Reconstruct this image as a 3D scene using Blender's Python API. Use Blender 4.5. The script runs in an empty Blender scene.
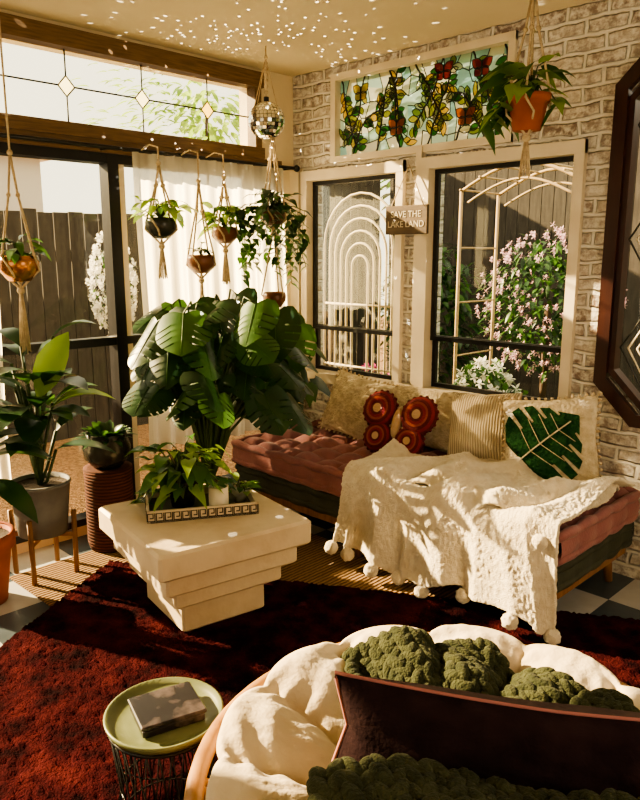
import bpy, math, random
from mathutils import Vector, Matrix
rnd=random.Random(7)
pi=math.pi
U=rnd.uniform
def V(*a): return Vector(a)
# ---------------------------------------------------------------- materials
def new(name):
    m=bpy.data.materials.new(name); m.use_nodes=True
    nt=m.node_tree; nt.nodes.clear()
    o=nt.nodes.new('ShaderNodeOutputMaterial'); return m,nt,o
def N(nt,t,**k):
    n=nt.nodes.new(t)
    for a,b in k.items():
        if a in n.inputs: n.inputs[a].default_value=b
        else: setattr(n,a,b)
    return n
def c4(c): return (c[0],c[1],c[2],1)
def mat(name,col,rough=.6,col2=None,scale=6,bump=0,bscale=60,metal=0,spec=.4,trans=0,sheen=0,lo=.35,hi=.65,bdist=.01,stretch=(1,1,1)):
    m,nt,o=new(name)
    p=N(nt,'ShaderNodeBsdfPrincipled'); p.inputs['Base Color'].default_value=c4(col)
    p.inputs['Roughness'].default_value=rough; p.inputs['Metallic'].default_value=metal
    p.inputs['Specular IOR Level'].default_value=spec
    p.inputs['Sheen Weight'].default_value=sheen
    tc=N(nt,'ShaderNodeTexCoord'); mp=N(nt,'ShaderNodeMapping'); mp.inputs['Scale'].default_value=stretch
    nt.links.new(tc.outputs['Object'],mp.inputs[0])
    if col2:
        n=N(nt,'ShaderNodeTexNoise'); n.inputs['Scale'].default_value=scale; n.inputs['Detail'].default_value=5
        nt.links.new(mp.outputs[0],n.inputs['Vector'])
        r=N(nt,'ShaderNodeValToRGB'); r.color_ramp.elements[0].position=lo; r.color_ramp.elements[1].position=hi
        r.color_ramp.elements[0].color=c4(col); r.color_ramp.elements[1].color=c4(col2)
        nt.links.new(n.outputs['Fac'],r.inputs[0]); nt.links.new(r.outputs[0],p.inputs['Base Color'])
    if bump:
        n=N(nt,'ShaderNodeTexNoise'); n.inputs['Scale'].default_value=bscale; n.inputs['Detail'].default_value=3
        nt.links.new(mp.outputs[0],n.inputs['Vector'])
        b=N(nt,'ShaderNodeBump'); b.inputs['Strength'].default_value=bump; b.inputs['Distance'].default_value=bdist
        nt.links.new(n.outputs['Fac'],b.inputs['Height']); nt.links.new(b.outputs[0],p.inputs['Normal'])
    out=p.outputs[0]
    if trans:
        t=N(nt,'ShaderNodeBsdfTranslucent'); t.inputs['Color'].default_value=c4([min(1,x*1.8) for x in (col2 or col)])
        mx=N(nt,'ShaderNodeMixShader'); mx.inputs[0].default_value=trans
        nt.links.new(p.outputs[0],mx.inputs[1]); nt.links.new(t.outputs[0],mx.inputs[2]); out=mx.outputs[0]
    nt.links.new(out,o.inputs[0]); return m
def glassmat(name,tint=(1,1,1)):
    m,nt,o=new(name)
    t=N(nt,'ShaderNodeBsdfTransparent'); t.inputs[0].default_value=c4(tint)
    g=N(nt,'ShaderNodeBsdfGlossy'); g.inputs['Roughness'].default_value=.03
    f=N(nt,'ShaderNodeFresnel'); f.inputs[0].default_value=1.35
    mx=N(nt,'ShaderNodeMixShader')
    nt.links.new(f.outputs[0],mx.inputs[0]); nt.links.new(t.outputs[0],mx.inputs[1]); nt.links.new(g.outputs[0],mx.inputs[2])
    nt.links.new(mx.outputs[0],o.inputs[0]); return m
def stainmat(name,col,tr=.6):
    m,nt,o=new(name)
    t=N(nt,'ShaderNodeBsdfTransparent'); t.inputs[0].default_value=c4(col)
    d=N(nt,'ShaderNodeBsdfTranslucent'); d.inputs[0].default_value=c4(col)
    g=N(nt,'ShaderNodeBsdfPrincipled'); g.inputs['Base Color'].default_value=c4(col); g.inputs['Roughness'].default_value=.2
    a=N(nt,'ShaderNodeMixShader'); a.inputs[0].default_value=tr
    b=N(nt,'ShaderNodeMixShader'); b.inputs[0].default_value=.2
    nt.links.new(t.outputs[0],a.inputs[1]); nt.links.new(d.outputs[0],a.inputs[2])
    nt.links.new(a.outputs[0],b.inputs[1]); nt.links.new(g.outputs[0],b.inputs[2]); nt.links.new(b.outputs[0],o.inputs[0]); return m
def brickmat():
    m,nt,o=new('whitewashed_brick'); L=nt.links.new
    p=N(nt,'ShaderNodeBsdfPrincipled'); p.inputs['Roughness'].default_value=.85; p.inputs['Specular IOR Level'].default_value=.2
    tc=N(nt,'ShaderNodeTexCoord'); s=N(nt,'ShaderNodeSeparateXYZ'); c=N(nt,'ShaderNodeCombineXYZ')
    L(tc.outputs['Object'],s.inputs[0]); 
    ad=N(nt,'ShaderNodeMath',operation='ADD'); L(s.outputs['X'],ad.inputs[0]); L(s.outputs['Y'],ad.inputs[1])
    L(ad.outputs[0],c.inputs[0]); L(s.outputs['Z'],c.inputs[1])
    nz=N(nt,'ShaderNodeTexNoise'); nz.inputs['Scale'].default_value=10
    L(tc.outputs['Object'],nz.inputs['Vector'])
    vm=N(nt,'ShaderNodeVectorMath',operation='MULTIPLY_ADD'); L(nz.outputs['Color'],vm.inputs[0]); vm.inputs[1].default_value=(.032,.032,0); L(c.outputs[0],vm.inputs[2])
    b=N(nt,'ShaderNodeTexBrick'); L(vm.outputs[0],b.inputs['Vector'])
    b.inputs['Color1'].default_value=(.23,.165,.135,1); b.inputs['Color2'].default_value=(.50,.44,.38,1); b.inputs['Mortar'].default_value=(.78,.75,.68,1)
    b.inputs['Scale'].default_value=1; b.inputs['Mortar Size'].default_value=.014; b.inputs['Mortar Smooth'].default_value=.6
    b.inputs['Brick Width'].default_value=.20; b.inputs['Row Height'].default_value=.073
    n2=N(nt,'ShaderNodeTexNoise'); n2.inputs['Scale'].default_value=24; n2.inputs['Detail'].default_value=8; n2.inputs['Roughness'].default_value=.65; L(tc.outputs['Object'],n2.inputs['Vector'])
    r=N(nt,'ShaderNodeValToRGB'); r.color_ramp.elements[0].position=.42; r.color_ramp.elements[1].position=.58; L(n2.outputs['Fac'],r.inputs[0])
    mx=N(nt,'ShaderNodeMixRGB'); L(r.outputs[0],mx.inputs[0]); L(b.outputs['Color'],mx.inputs[1]); mx.inputs[2].default_value=(.74,.70,.63,1)
    L(mx.outputs[0],p.inputs['Base Color'])
    h=N(nt,'ShaderNodeMath',operation='SUBTRACT'); L(n2.outputs['Fac'],h.inputs[0]); L(b.outputs['Fac'],h.inputs[1])
    bp=N(nt,'ShaderNodeBump'); bp.inputs['Distance'].default_value=.018; bp.inputs['Strength'].default_value=1; L(h.outputs[0],bp.inputs['Height']); L(bp.outputs[0],p.inputs['Normal'])
    L(p.outputs[0],o.inputs[0]); return m
def tilemat():
    m,nt,o=new('checker_tile'); L=nt.links.new
    p=N(nt,'ShaderNodeBsdfPrincipled'); p.inputs['Roughness'].default_value=.25
    tc=N(nt,'ShaderNodeTexCoord'); ck=N(nt,'ShaderNodeTexChecker'); ck.inputs['Scale'].default_value=3.3
    ck.inputs['Color1'].default_value=(.60,.60,.59,1); ck.inputs['Color2'].default_value=(.08,.105,.13,1)
    mp=N(nt,'ShaderNodeMapping'); mp.inputs['Location'].default_value=(0,0,.15); L(tc.outputs['Object'],mp.inputs[0]); L(mp.outputs[0],ck.inputs[0]); 
    n=N(nt,'ShaderNodeTexNoise'); n.inputs['Scale'].default_value=7; L(tc.outputs['Object'],n.inputs['Vector'])
    mx=N(nt,'ShaderNodeMixRGB',blend_type='MULTIPLY'); mx.inputs[0].default_value=.4; L(ck.outputs[0],mx.inputs[1]); L(n.outputs['Fac'],mx.inputs[2])
    L(mx.outputs[0],p.inputs['Base Color']); L(p.outputs[0],o.inputs[0]); return m
def wavemat(name,a,b,scale,rough=.9,dist=2,bump=.6,direction='X'):
    m,nt,o=new(name); L=nt.links.new
    p=N(nt,'ShaderNodeBsdfPrincipled'); p.inputs['Roughness'].default_value=rough; p.inputs['Specular IOR Level'].default_value=.2
    tc=N(nt,'ShaderNodeTexCoord'); w=N(nt,'ShaderNodeTexWave'); w.wave_type='BANDS'
    w.bands_direction=direction
    w.inputs['Scale'].default_value=scale; w.inputs['Distortion'].default_value=dist; w.inputs['Detail'].default_value=2; w.inputs['Detail Scale'].default_value=3
    L(tc.outputs['Object'],w.inputs['Vector'])
    r=N(nt,'ShaderNodeValToRGB'); r.color_ramp.elements[0].color=c4(a); r.color_ramp.elements[1].color=c4(b); L(w.outputs['Fac'],r.inputs[0])
    L(r.outputs[0],p.inputs['Base Color'])
    bp=N(nt,'ShaderNodeBump'); bp.inputs['Strength'].default_value=bump; bp.inputs['Distance'].default_value=.01; L(w.outputs['Fac'],bp.inputs['Height']); L(bp.outputs[0],p.inputs['Normal'])
    L(p.outputs[0],o.inputs[0]); return m
def rugmat():
    m,nt,o=new('red_persian_rug'); L=nt.links.new
    p=N(nt,'ShaderNodeBsdfPrincipled'); p.inputs['Roughness'].default_value=1; p.inputs['Specular IOR Level'].default_value=.02
    tc=N(nt,'ShaderNodeTexCoord')
    n=N(nt,'ShaderNodeTexNoise'); n.inputs['Scale'].default_value=4.5; n.inputs['Detail'].default_value=10; n.inputs['Roughness'].default_value=.8; L(tc.outputs['Object'],n.inputs['Vector'])
    v=N(nt,'ShaderNodeTexVoronoi'); v.inputs['Scale'].default_value=11; L(tc.outputs['Object'],v.inputs['Vector'])
    ad=N(nt,'ShaderNodeMath',operation='MULTIPLY_ADD'); L(v.outputs['Distance'],ad.inputs[0]); ad.inputs[1].default_value=.25; L(n.outputs['Fac'],ad.inputs[2])
    r=N(nt,'ShaderNodeValToRGB'); e=r.color_ramp.elements
    e[0].position=.50; e[0].color=(.009,.003,.004,1); e[1].position=.84; e[1].color=(.070,.013,.015,1)
    x=e.new(.64); x.color=(.030,.005,.007,1); L(ad.outputs[0],r.inputs[0]); L(r.outputs[0],p.inputs['Base Color'])
    n3=N(nt,'ShaderNodeTexNoise'); n3.inputs['Scale'].default_value=130; n3.inputs['Detail'].default_value=4; L(tc.outputs['Object'],n3.inputs['Vector'])
    bp=N(nt,'ShaderNodeBump'); bp.inputs['Strength'].default_value=.9; bp.inputs['Distance'].default_value=.012; L(n3.outputs['Fac'],bp.inputs['Height']); L(bp.outputs[0],p.inputs['Normal'])
    L(p.outputs[0],o.inputs[0]); return m

M_wall=mat('cream_plaster',(.68,.58,.40),.85,(.72,.62,.44),3,.15,40)
M_ceil=mat('ceiling_paint',(.68,.58,.39),.85,(.72,.62,.43),2,.1,30)
M_brick=brickmat(); M_tile=tilemat(); M_rug=rugmat()
M_jute=wavemat('jute_weave',(.085,.045,.022),(.27,.17,.085),14,dist=1.5)
M_trimw=mat('cream_trim',(.74,.65,.50),.5,(.64,.55,.41),5)
M_wood=mat('honey_wood',(.10,.058,.026),.5,(.17,.10,.045),9,stretch=(12,1,12))
M_woodd=mat('dark_red_wood',(.022,.007,.006),.3,(.04,.012,.009),4,stretch=(8,8,1))
M_woodm=mat('mid_wood',(.28,.14,.055),.45,(.18,.08,.03),5,stretch=(8,8,1))
M_black=mat('black_aluminium',(.010,.010,.012),.35)
M_lead=mat('lead_came',(.03,.028,.025),.5,metal=.3)
M_glass=glassmat('window_glass',(.95,.96,.93))
M_soil=mat('soil',(.03,.018,.01),.95,bump=1,bscale=80)
M_terra=mat('terracotta',(.40,.105,.04),.75,(.30,.075,.028),8,.2,40)
M_grey=mat('grey_concrete_pot',(.17,.17,.17),.7,(.12,.12,.12),9,.2,50)
M_darkpot=mat('dark_glazed_pot',(.016,.018,.016),.25,(.028,.028,.024),10)
M_brownpot=mat('brown_clay_pot',(.10,.032,.016),.35,(.17,.06,.025),9)
M_copper=mat('copper_pot',(.60,.28,.10),.25,(.35,.15,.06),9,metal=.8)
M_rope=mat('cotton_rope',(.62,.50,.33),.9,(.46,.35,.22),40,.5,120)
M_leafD=mat('leaf_dark',(.011,.034,.010),.33,(.020,.060,.016),7,trans=.14,spec=.45)
M_leafM=mat('leaf_mid',(.026,.080,.014),.38,(.055,.135,.024),8,trans=.28)
M_leafL=mat('leaf_light',(.11,.21,.028),.4,(.22,.33,.05),8,trans=.42)
M_stem=mat('plant_stem',(.04,.07,.02),.5)
M_bark=mat('bark',(.06,.035,.02),.9)
M_plaster=mat('table_plaster',(.60,.49,.34),.5,(.44,.33,.21),6,.4,18,lo=.45,hi=.85)
M_pink=mat('dusty_rose_velvet',(.215,.085,.088),.9,(.31,.13,.13),6,.3,90,sheen=.2,spec=.15)
M_futon=mat('dark_green_futon',(.030,.034,.024),.85,(.05,.054,.038),6,.2,60)
M_fleece=mat('fleece_cream',(.82,.73,.57),.98,(.70,.60,.44),26,.9,200,sheen=.5,bdist=.01)
M_cream=mat('cream_canvas',(.68,.58,.43),.85,(.57,.47,.34),6,.35,45,sheen=.1,bdist=.012)
M_creamtx=mat('cream_textured',(.62,.53,.38),.95,(.44,.36,.24),25,.9,70,bdist=.02)
M_knit=wavemat('cream_knit',(.36,.28,.18),(.66,.56,.40),22,dist=.6)
M_knitg=mat('chunky_green_knit',(.024,.029,.014),.98,(.052,.057,.028),30,.9,140,sheen=.05,bdist=.01,spec=.1)
M_purple=mat('dark_plum_cloth',(.014,.007,.009),.95,(.026,.014,.016),12,.3,100,spec=.05)
M_mauve=mat('grey_mauve_cloth',(.075,.052,.052),.95,(.11,.078,.074),12,.3,100,spec=.05)
M_trimp=mat('wine_piping',(.36,.14,.13),.8)
M_maroon=mat('crochet_maroon',(.095,.007,.010),.9,bump=.6,bscale=90)
M_orange=mat('crochet_orange',(.26,.05,.014),.9,bump=.6,bscale=90)
M_crcream=mat('crochet_cream',(.50,.33,.19),.9,bump=.6,bscale=90)
M_crpink=mat('crochet_rose',(.19,.014,.018),.9,bump=.6,bscale=90)
M_leafapp=mat('leaf_applique',(.007,.036,.012),.95,(.016,.068,.022),14,1,60,bdist=.02,spec=.1)
M_rattan=mat('rattan',(.40,.21,.08),.45,(.27,.13,.045),12,.2,40)
M_mirror=mat('mirror_tile',(.9,.9,.9),.06,metal=1)
M_greenplate=mat('celadon_plate',(.20,.22,.115),.35,(.13,.15,.07),9)
M_marble=mat('dark_marble_box',(.012,.010,.013),.25,(.12,.09,.09),18,lo=.5,hi=.75)
M_wire=mat('black_wire',(.01,.01,.01),.4)
M_trayd=mat('tray_dark',(.03,.026,.02),.5); M_trayl=mat('tray_bone',(.55,.45,.31),.4)
M_wax=mat('candle_wax',(.72,.64,.48),.5)
M_jar=mat('frosted_jar',(.42,.42,.34),.2,trans=.4)
M_signw=mat('sign_wood',(.07,.045,.025),.7,(.12,.08,.045),5,stretch=(1,6,6)); M_signt=mat('sign_letters',(.55,.48,.36),.7)
M_fence=mat('old_fence',(.030,.025,.021),.9,(.056,.047,.038),5,stretch=(6,6,1))
M_grass=mat('grass',(.06,.15,.02),.95,(.13,.26,.04),12,1,60,bdist=.05)
M_mulch=mat('mulch',(.20,.105,.05),.95,(.42,.24,.12),30,1,40,bdist=.05)
M_house=mat('neighbour_wall',(.60,.55,.48),.8)
M_ivory=mat('ivory_painted_metal',(.58,.49,.34),.5)
M_tan=mat('tan_garden_cane',(.42,.30,.17),.6)
M_blossom=mat('blossom',(.74,.44,.52),.8,trans=.3); M_white=mat('white_petal',(.85,.82,.72),.8,trans=.3)
M_magenta=mat('magenta_petal',(.5,.05,.22),.7,trans=.3)
M_basket=wavemat('woven_basket',(.04,.014,.010),(.12,.04,.022),18,dist=.5,direction='Z')
m,nt,o=new('sheer_curtain'); M_sheer=m
t=N(nt,'ShaderNodeBsdfTransparent'); d=N(nt,'ShaderNodeBsdfTranslucent'); d.inputs[0].default_value=(.99,.95,.85,1)
df=N(nt,'ShaderNodeBsdfDiffuse'); df.inputs[0].default_value=(.9,.84,.70,1)
a=N(nt,'ShaderNodeMixShader'); a.inputs[0].default_value=.05; b=N(nt,'ShaderNodeMixShader'); b.inputs[0].default_value=.80
nt.links.new(d.outputs[0],a.inputs[1]); nt.links.new(df.outputs[0],a.inputs[2]); nt.links.new(t.outputs[0],b.inputs[1]); nt.links.new(a.outputs[0],b.inputs[2]); nt.links.new(b.outputs[0],o.inputs[0])
S_pale=stainmat('stained_pale',(.52,.68,.52)); S_aqua=stainmat('stained_aqua',(.36,.60,.54)); S_cream=stainmat('stained_cream',(.80,.76,.52))
S_yel=stainmat('stained_yellow',(.90,.62,.12)); S_grn=stainmat('stained_green',(.06,.24,.05)); S_org=stainmat('stained_orange',(.75,.20,.05)); S_red=stainmat('stained_red',(.5,.06,.05))
S_olive=stainmat('stained_olive',(.36,.40,.08))

# ---------------------------------------------------------------- mesh builder
class MB:
    def __init__(s): s.v=[];s.f=[];s.m=[];s.sm=[];s.mats=[]
    def mi(s,mt):
        if mt not in s.mats: s.mats.append(mt)
        return s.mats.index(mt)
    def add(s,vs,fs,mt,smooth=True,M=None):
        o=len(s.v)
        s.v+= [tuple(M@Vector(v)) if M else tuple(v) for v in vs]
        k=s.mi(mt) if not isinstance(mt,list) else None
        for i,f in enumerate(fs):
            s.f.append(tuple(o+j for j in f)); s.m.append(k if k is not None else s.mi(mt[i])); s.sm.append(smooth)
    def bx(s,x0,x1,y0,y1,z0,z1,mt,M=None):
        vs=[(x,y,z) for x in(x0,x1) for y in(y0,y1) for z in(z0,z1)]
        s.add(vs,[(0,1,3,2),(4,6,7,5),(0,4,5,1),(2,3,7,6),(0,2,6,4),(1,5,7,3)],mt,False,M)
    def rbox(s,x0,x1,y0,y1,z0,z1,mt,r=.01,M=None):
        vs=[];fs=[]
        for z,i in((z0,r),(z0+r,0),(z1-r,0),(z1,r)):
            a,b,c,d=x0+i,x1-i,y0+i,y1-i
            vs+=[(a+r,c,z),(b-r,c,z),(b,c+r,z),(b,d-r,z),(b-r,d,z),(a+r,d,z),(a,d-r,z),(a,c+r,z)]
        for k in range(3):
            for j in range(8): fs.append((k*8+j,k*8+(j+1)%8,k*8+8+(j+1)%8,k*8+8+j))
        fs.append(tuple(range(7,-1,-1))); fs.append(tuple(range(24,32)))
        s.add(vs,fs,mt,False,M)
    def tube(s,pts,r,mt,n=6,closed=False,M=None):
        P=[Vector(p) for p in pts]; k=len(P)
        rs=r if isinstance(r,(list,tuple)) else [r]*k
        vs=[];fs=[]; nrm=None
        for i in range(k):
            if closed: t=P[(i+1)%k]-P[i-1]
            else: t=P[min(i+1,k-1)]-P[max(i-1,0)]
            if t.length<1e-9: t=V(0,0,1)
            t.normalize()
            if nrm is None:
                nrm=t.cross(V(0,0,1) if abs(t.z)<.9 else V(1,0,0)).normalized()
            else:
                nrm=(nrm-t*nrm.dot(t))
                nrm=nrm.normalized() if nrm.length>1e-6 else t.cross(V(0,1,0)).normalized()
            bn=t.cross(nrm)
            for j in range(n):
                a=2*pi*j/n; vs.append(P[i]+(nrm*math.cos(a)+bn*math.sin(a))*rs[i])
        for i in range(k if closed else k-1):
            for j in range(n):
                fs.append((i*n+j,i*n+(j+1)%n,((i+1)%k)*n+(j+1)%n,((i+1)%k)*n+j))
        if not closed: fs.append(tuple(range(n-1,-1,-1))); fs.append(tuple(range((k-1)*n,k*n)))
        s.add(vs,fs,mt,True,M)
    def lathe(s,prof,mt,n=24,c=(0,0,0),M=None,smooth=True):
        vs=[];fs=[];mm=[]
        for r,z in prof:
            for j in range(n):
                a=2*pi*j/n; vs.append((c[0]+r*math.cos(a),c[1]+r*math.sin(a),c[2]+z))
        for i in range(len(prof)-1):
            for j in range(n):
                fs.append((i*n+j,i*n+(j+1)%n,(i+1)*n+(j+1)%n,(i+1)*n+j))
                if isinstance(mt,list): mm.append(mt[i])
        s.add(vs,fs,mm if isinstance(mt,list) else mt,smooth,M)
    def ball(s,c,r,mt,n=12,m=8,sc=(1,1,1),M=None,smooth=True):
        c=Vector(c); vs=[];fs=[]
        for i in range(m+1):
            th=pi*i/m
            for j in range(n):
                a=2*pi*j/n; vs.append((c.x+r*sc[0]*math.sin(th)*math.cos(a),c.y+r*sc[1]*math.sin(th)*math.sin(a),c.z+r*sc[2]*math.cos(th)))
        for i in range(m):
            for j in range(n): fs.append((i*n+j,(i+1)*n+j,(i+1)*n+(j+1)%n,i*n+(j+1)%n))
        s.add(vs,fs,mt,smooth,M)
    def grid(s,fn,nu,nv,mt,wrap=False,M=None,smooth=True):
        vs=[];fs=[]
        cu=nu if wrap else nu+1
        for i in range(cu):
            for j in range(nv+1): vs.append(fn(i/nu,j/nv))
        for i in range(nu):
            for j in range(nv):
                a=i*(nv+1)+j; b=((i+1)%cu)*(nv+1)+j
                fs.append((a,b,b+1,a+1))
        s.add(vs,fs,mt,smooth,M)
    def frame(s,d,roll):
        sd=d.cross(V(0,0,1)) if abs(d.z)<.97 else d.cross(V(U(-1,1),U(-1,1),0))
        sd.normalize(); sd=Matrix.Rotation(roll,3,d)@sd; return sd,sd.cross(d)
    def split(s,b,d,L,w,mt,droop=.15,roll=0,vein=None):
        # broad heart-shaped monstera leaf: solid centre, lobes cut into the margin
        b=Vector(b); d=Vector(d).normalized(); sd,nn=s.frame(d,roll)
        env=[(0,.45,-.14),(.03,.78,-.17),(.10,.95,-.10),(.20,1.0,-.02),(.35,1.0,.03),(.50,.90,.06),(.65,.72,.08),(.80,.46,.08),(.92,.20,.04),(1,.01,0)]
        def E(t):
            for i in range(len(env)-1):
                a,c=env[i],env[i+1]
                if a[0]<=t<=c[0]:
                    k=(t-a[0])/(c[0]-a[0]); return a[1]+(c[1]-a[1])*k,a[2]+(c[2]-a[2])*k
            return .01,0
        cuts=[.27,.41,.55,.69]
        ts=[0,.03,.08,.14,.20]
        st=[(t,1) for t in ts]
        prev=.20
        for c in cuts:
            st+=[(c-.045,1),(c-.014,1),(c-.010,0),(c+.010,0),(c+.014,1)]
        st+=[(.76,1),(.84,1),(.92,1),(1,1)]
        cols=(-1,-.42,0,.42,1); vs=[];fs=[]
        for t,on in st:
            ww,off=E(t); c=b+d*L*t+V(0,0,-droop*L*t*t)
            for q in cols:
                if abs(q)==1 and not on: qq=q*.46; oo=off*.46
                else: qq=q; oo=off*abs(q)
                x=w*.5*ww*qq
                vs.append(c+sd*x+d*L*oo-nn*(abs(x)**2)*1.1/max(w,.05)+nn*.10*abs(x))
        for i in range(len(st)-1):
            for j in range(4):
                if j in(0,3) and (st[i][1]==0 or st[i+1][1]==0) : 
                    continue
                a=i*5+j; fs.append((a,a+1,a+6,a+5))
        s.add(vs,fs,mt,True)
        if vein: s.tube([b+d*L*t+V(0,0,-droop*L*t*t)+nn*.0015 for t in(0,.3,.6,.95)],[.0022,.0018,.0014,.0008],vein,4)
    def leaf(s,b,d,L,w,mt,kind='oval',droop=.3,fold=.2,roll=0,M=None):
        b=Vector(b); d=Vector(d).normalized(); sd,nn=s.frame(d,roll)
        if kind=='heart':
            st=[(0,.05,0),(0,.65,-.12),(.15,1,-.05),(.35,.95,0),(.6,.62,0),(.8,.3,0),(1,.02,0)]
        elif kind=='lance':
            st=[(0,.06,0),(.12,.45,0),(.3,.88,0),(.5,1,0),(.7,.82,0),(.87,.45,0),(1,.02,0)]
        else:
            st=[(0,.05,0),(.2,.75,0),(.45,1,0),(.7,.75,0),(1,.03,0)]
        vs=[];fs=[]
        for t,ww,off in st:
            c=b+d*L*t+V(0,0,-droop*L*t*t)
            o2=d*L*off; h=w*.5*ww
            vs+= [c+o2-sd*h+nn*fold*h, c, c+o2+sd*h+nn*fold*h]
        for i in range(len(st)-1):
            q=i*3; fs+=[(q,q+1,q+4,q+3),(q+1,q+2,q+5,q+4)]
        s.add(vs,fs,mt,True,M)
    def build(s,name,loc=(0,0,0),rz=0,parent=None,rot=None):
        me=bpy.data.meshes.new(name); me.from_pydata(s.v,[],s.f)
        for x in s.mats: me.materials.append(x)
        me.polygons.foreach_set('material_index',s.m); me.polygons.foreach_set('use_smooth',s.sm); me.update()
        ob=bpy.data.objects.new(name,me); bpy.context.scene.collection.objects.link(ob)
        ob.location=loc; ob.rotation_euler=rot or (0,0,rz)
        if parent: ob.parent=parent
        return ob

# ---------------------------------------------------------------- room shell
RX,RY,H=4.7,-4.7,2.68
def wall_holes(axis,a0,a1,z0,z1,holes,th,mt,extra=None):
    mb=MB()
    A=sorted({a0,a1,*[h[0] for h in holes],*[h[1] for h in holes]}); Z=sorted({z0,z1,*[h[2] for h in holes],*[h[3] for h in holes]})
    for i in range(len(A)-1):
        for j in range(len(Z)-1):
            ca,cz=(A[i]+A[i+1])/2,(Z[j]+Z[j+1])/2
            if any(h[0]<ca<h[1] and h[2]<cz<h[3] for h in holes): continue
            if axis=='x': mb.bx(A[i],A[i+1],min(0,th),max(0,th),Z[j],Z[j+1],mt)
            else: mb.bx(min(0,th),max(0,th),A[i],A[i+1],Z[j],Z[j+1],mt)
    if extra: extra(mb)
    return mb
OX0,OX1,OZ0,OZ1,OC=2.20,3.15,.80,2.44,.19
W1=(.14,.91,.77,2.03); W2=(1.12,1.99,.77,2.03); SG=(.39,1.60,2.14,2.60); OCT=(OX0,OX1,OZ0,OZ1)
def octx(mb):
    for (x,z,sx,sz) in ((OX0,OZ0,1,1),(OX1,OZ0,-1,1),(OX0,OZ1,1,-1),(OX1,OZ1,-1,-1)):
        p=[(x,z),(x+sx*OC,z),(x,z+sz*OC)]
        vs=[(a,0,b) for a,b in p]+[(a,.14,b) for a,b in p]
        mb.add(vs,[(0,1,2),(3,5,4),(0,3,4,1),(1,4,5,2),(2,5,3,0)],M_brick,False)
wall_holes('x',-.14,RX,0,H,[W1,W2,SG,OCT],.14,M_brick,octx).build('wall_back')
wall_holes('y',RY,0,0,H,[(-4.5,-.335,2.20,2.57),(-4.5,-.12,.06,2.08)],-.14,M_wall).build('wall_left')
wall_holes('y',RY,.14,0,H,[(-2.6,-1.0,.9,2.1)],.14,M_wall).build('wall_right',(RX,0,0))
wall_holes('x',0,RX,0,H,[(1.0,2.8,.9,2.1)],-.14,M_wall).build('wall_front',(0,RY,0))
b=MB(); b.bx(-.14,RX+.14,RY-.14,.14,-.1,0,M_tile); b.build('floor')
b=MB(); b.bx(-.14,RX+.14,RY-.14,.14,H,H+.12,M_ceil); b.build('ceiling')

def sash(name,x0,x1,z0,z1):
    b=MB()
    b.bx(x0-.04,x0+.012,-.03,.05,z0-.05,z1+.05,M_trimw); b.bx(x1-.012,x1+.04,-.03,.05,z0-.05,z1+.05,M_trimw)
    b.bx(x0-.04,x1+.04,-.032,.05,z1-.012,z1+.05,M_trimw); b.bx(x0-.04,x1+.04,-.06,.05,z0-.05,z0+.012,M_trimw)
    k=.025
    zr=1.07
    for (a,c,y) in ((z0+.012,zr+.018,.055),(zr-.010,z1-.012,.03)):
        b.bx(x0+.012,x0+.012+k,y,y+.025,a,c,M_black); b.bx(x1-.012-k,x1-.012,y,y+.025,a,c,M_black)
        b.bx(x0+.012,x1-.012,y-.001,y+.026,a,a+k,M_black); b.bx(x0+.012,x1-.012,y-.001,y+.026,c-k,c,M_black)
        b.bx(x0+.02,x1-.02,y+.01,y+.014,a+.01,c-.01,M_glass)
    b.build(name)
sash('window_1',*W1); sash('window_2',*W2)
b=MB(); b.bx(1.04,1.08,-.03,0,.0,2.14,M_trimw); b.build('trim_1')
b=MB(); b.bx(.0,.085,-.035,0,.0,2.10,M_trimw); b.build('trim_2')
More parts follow.
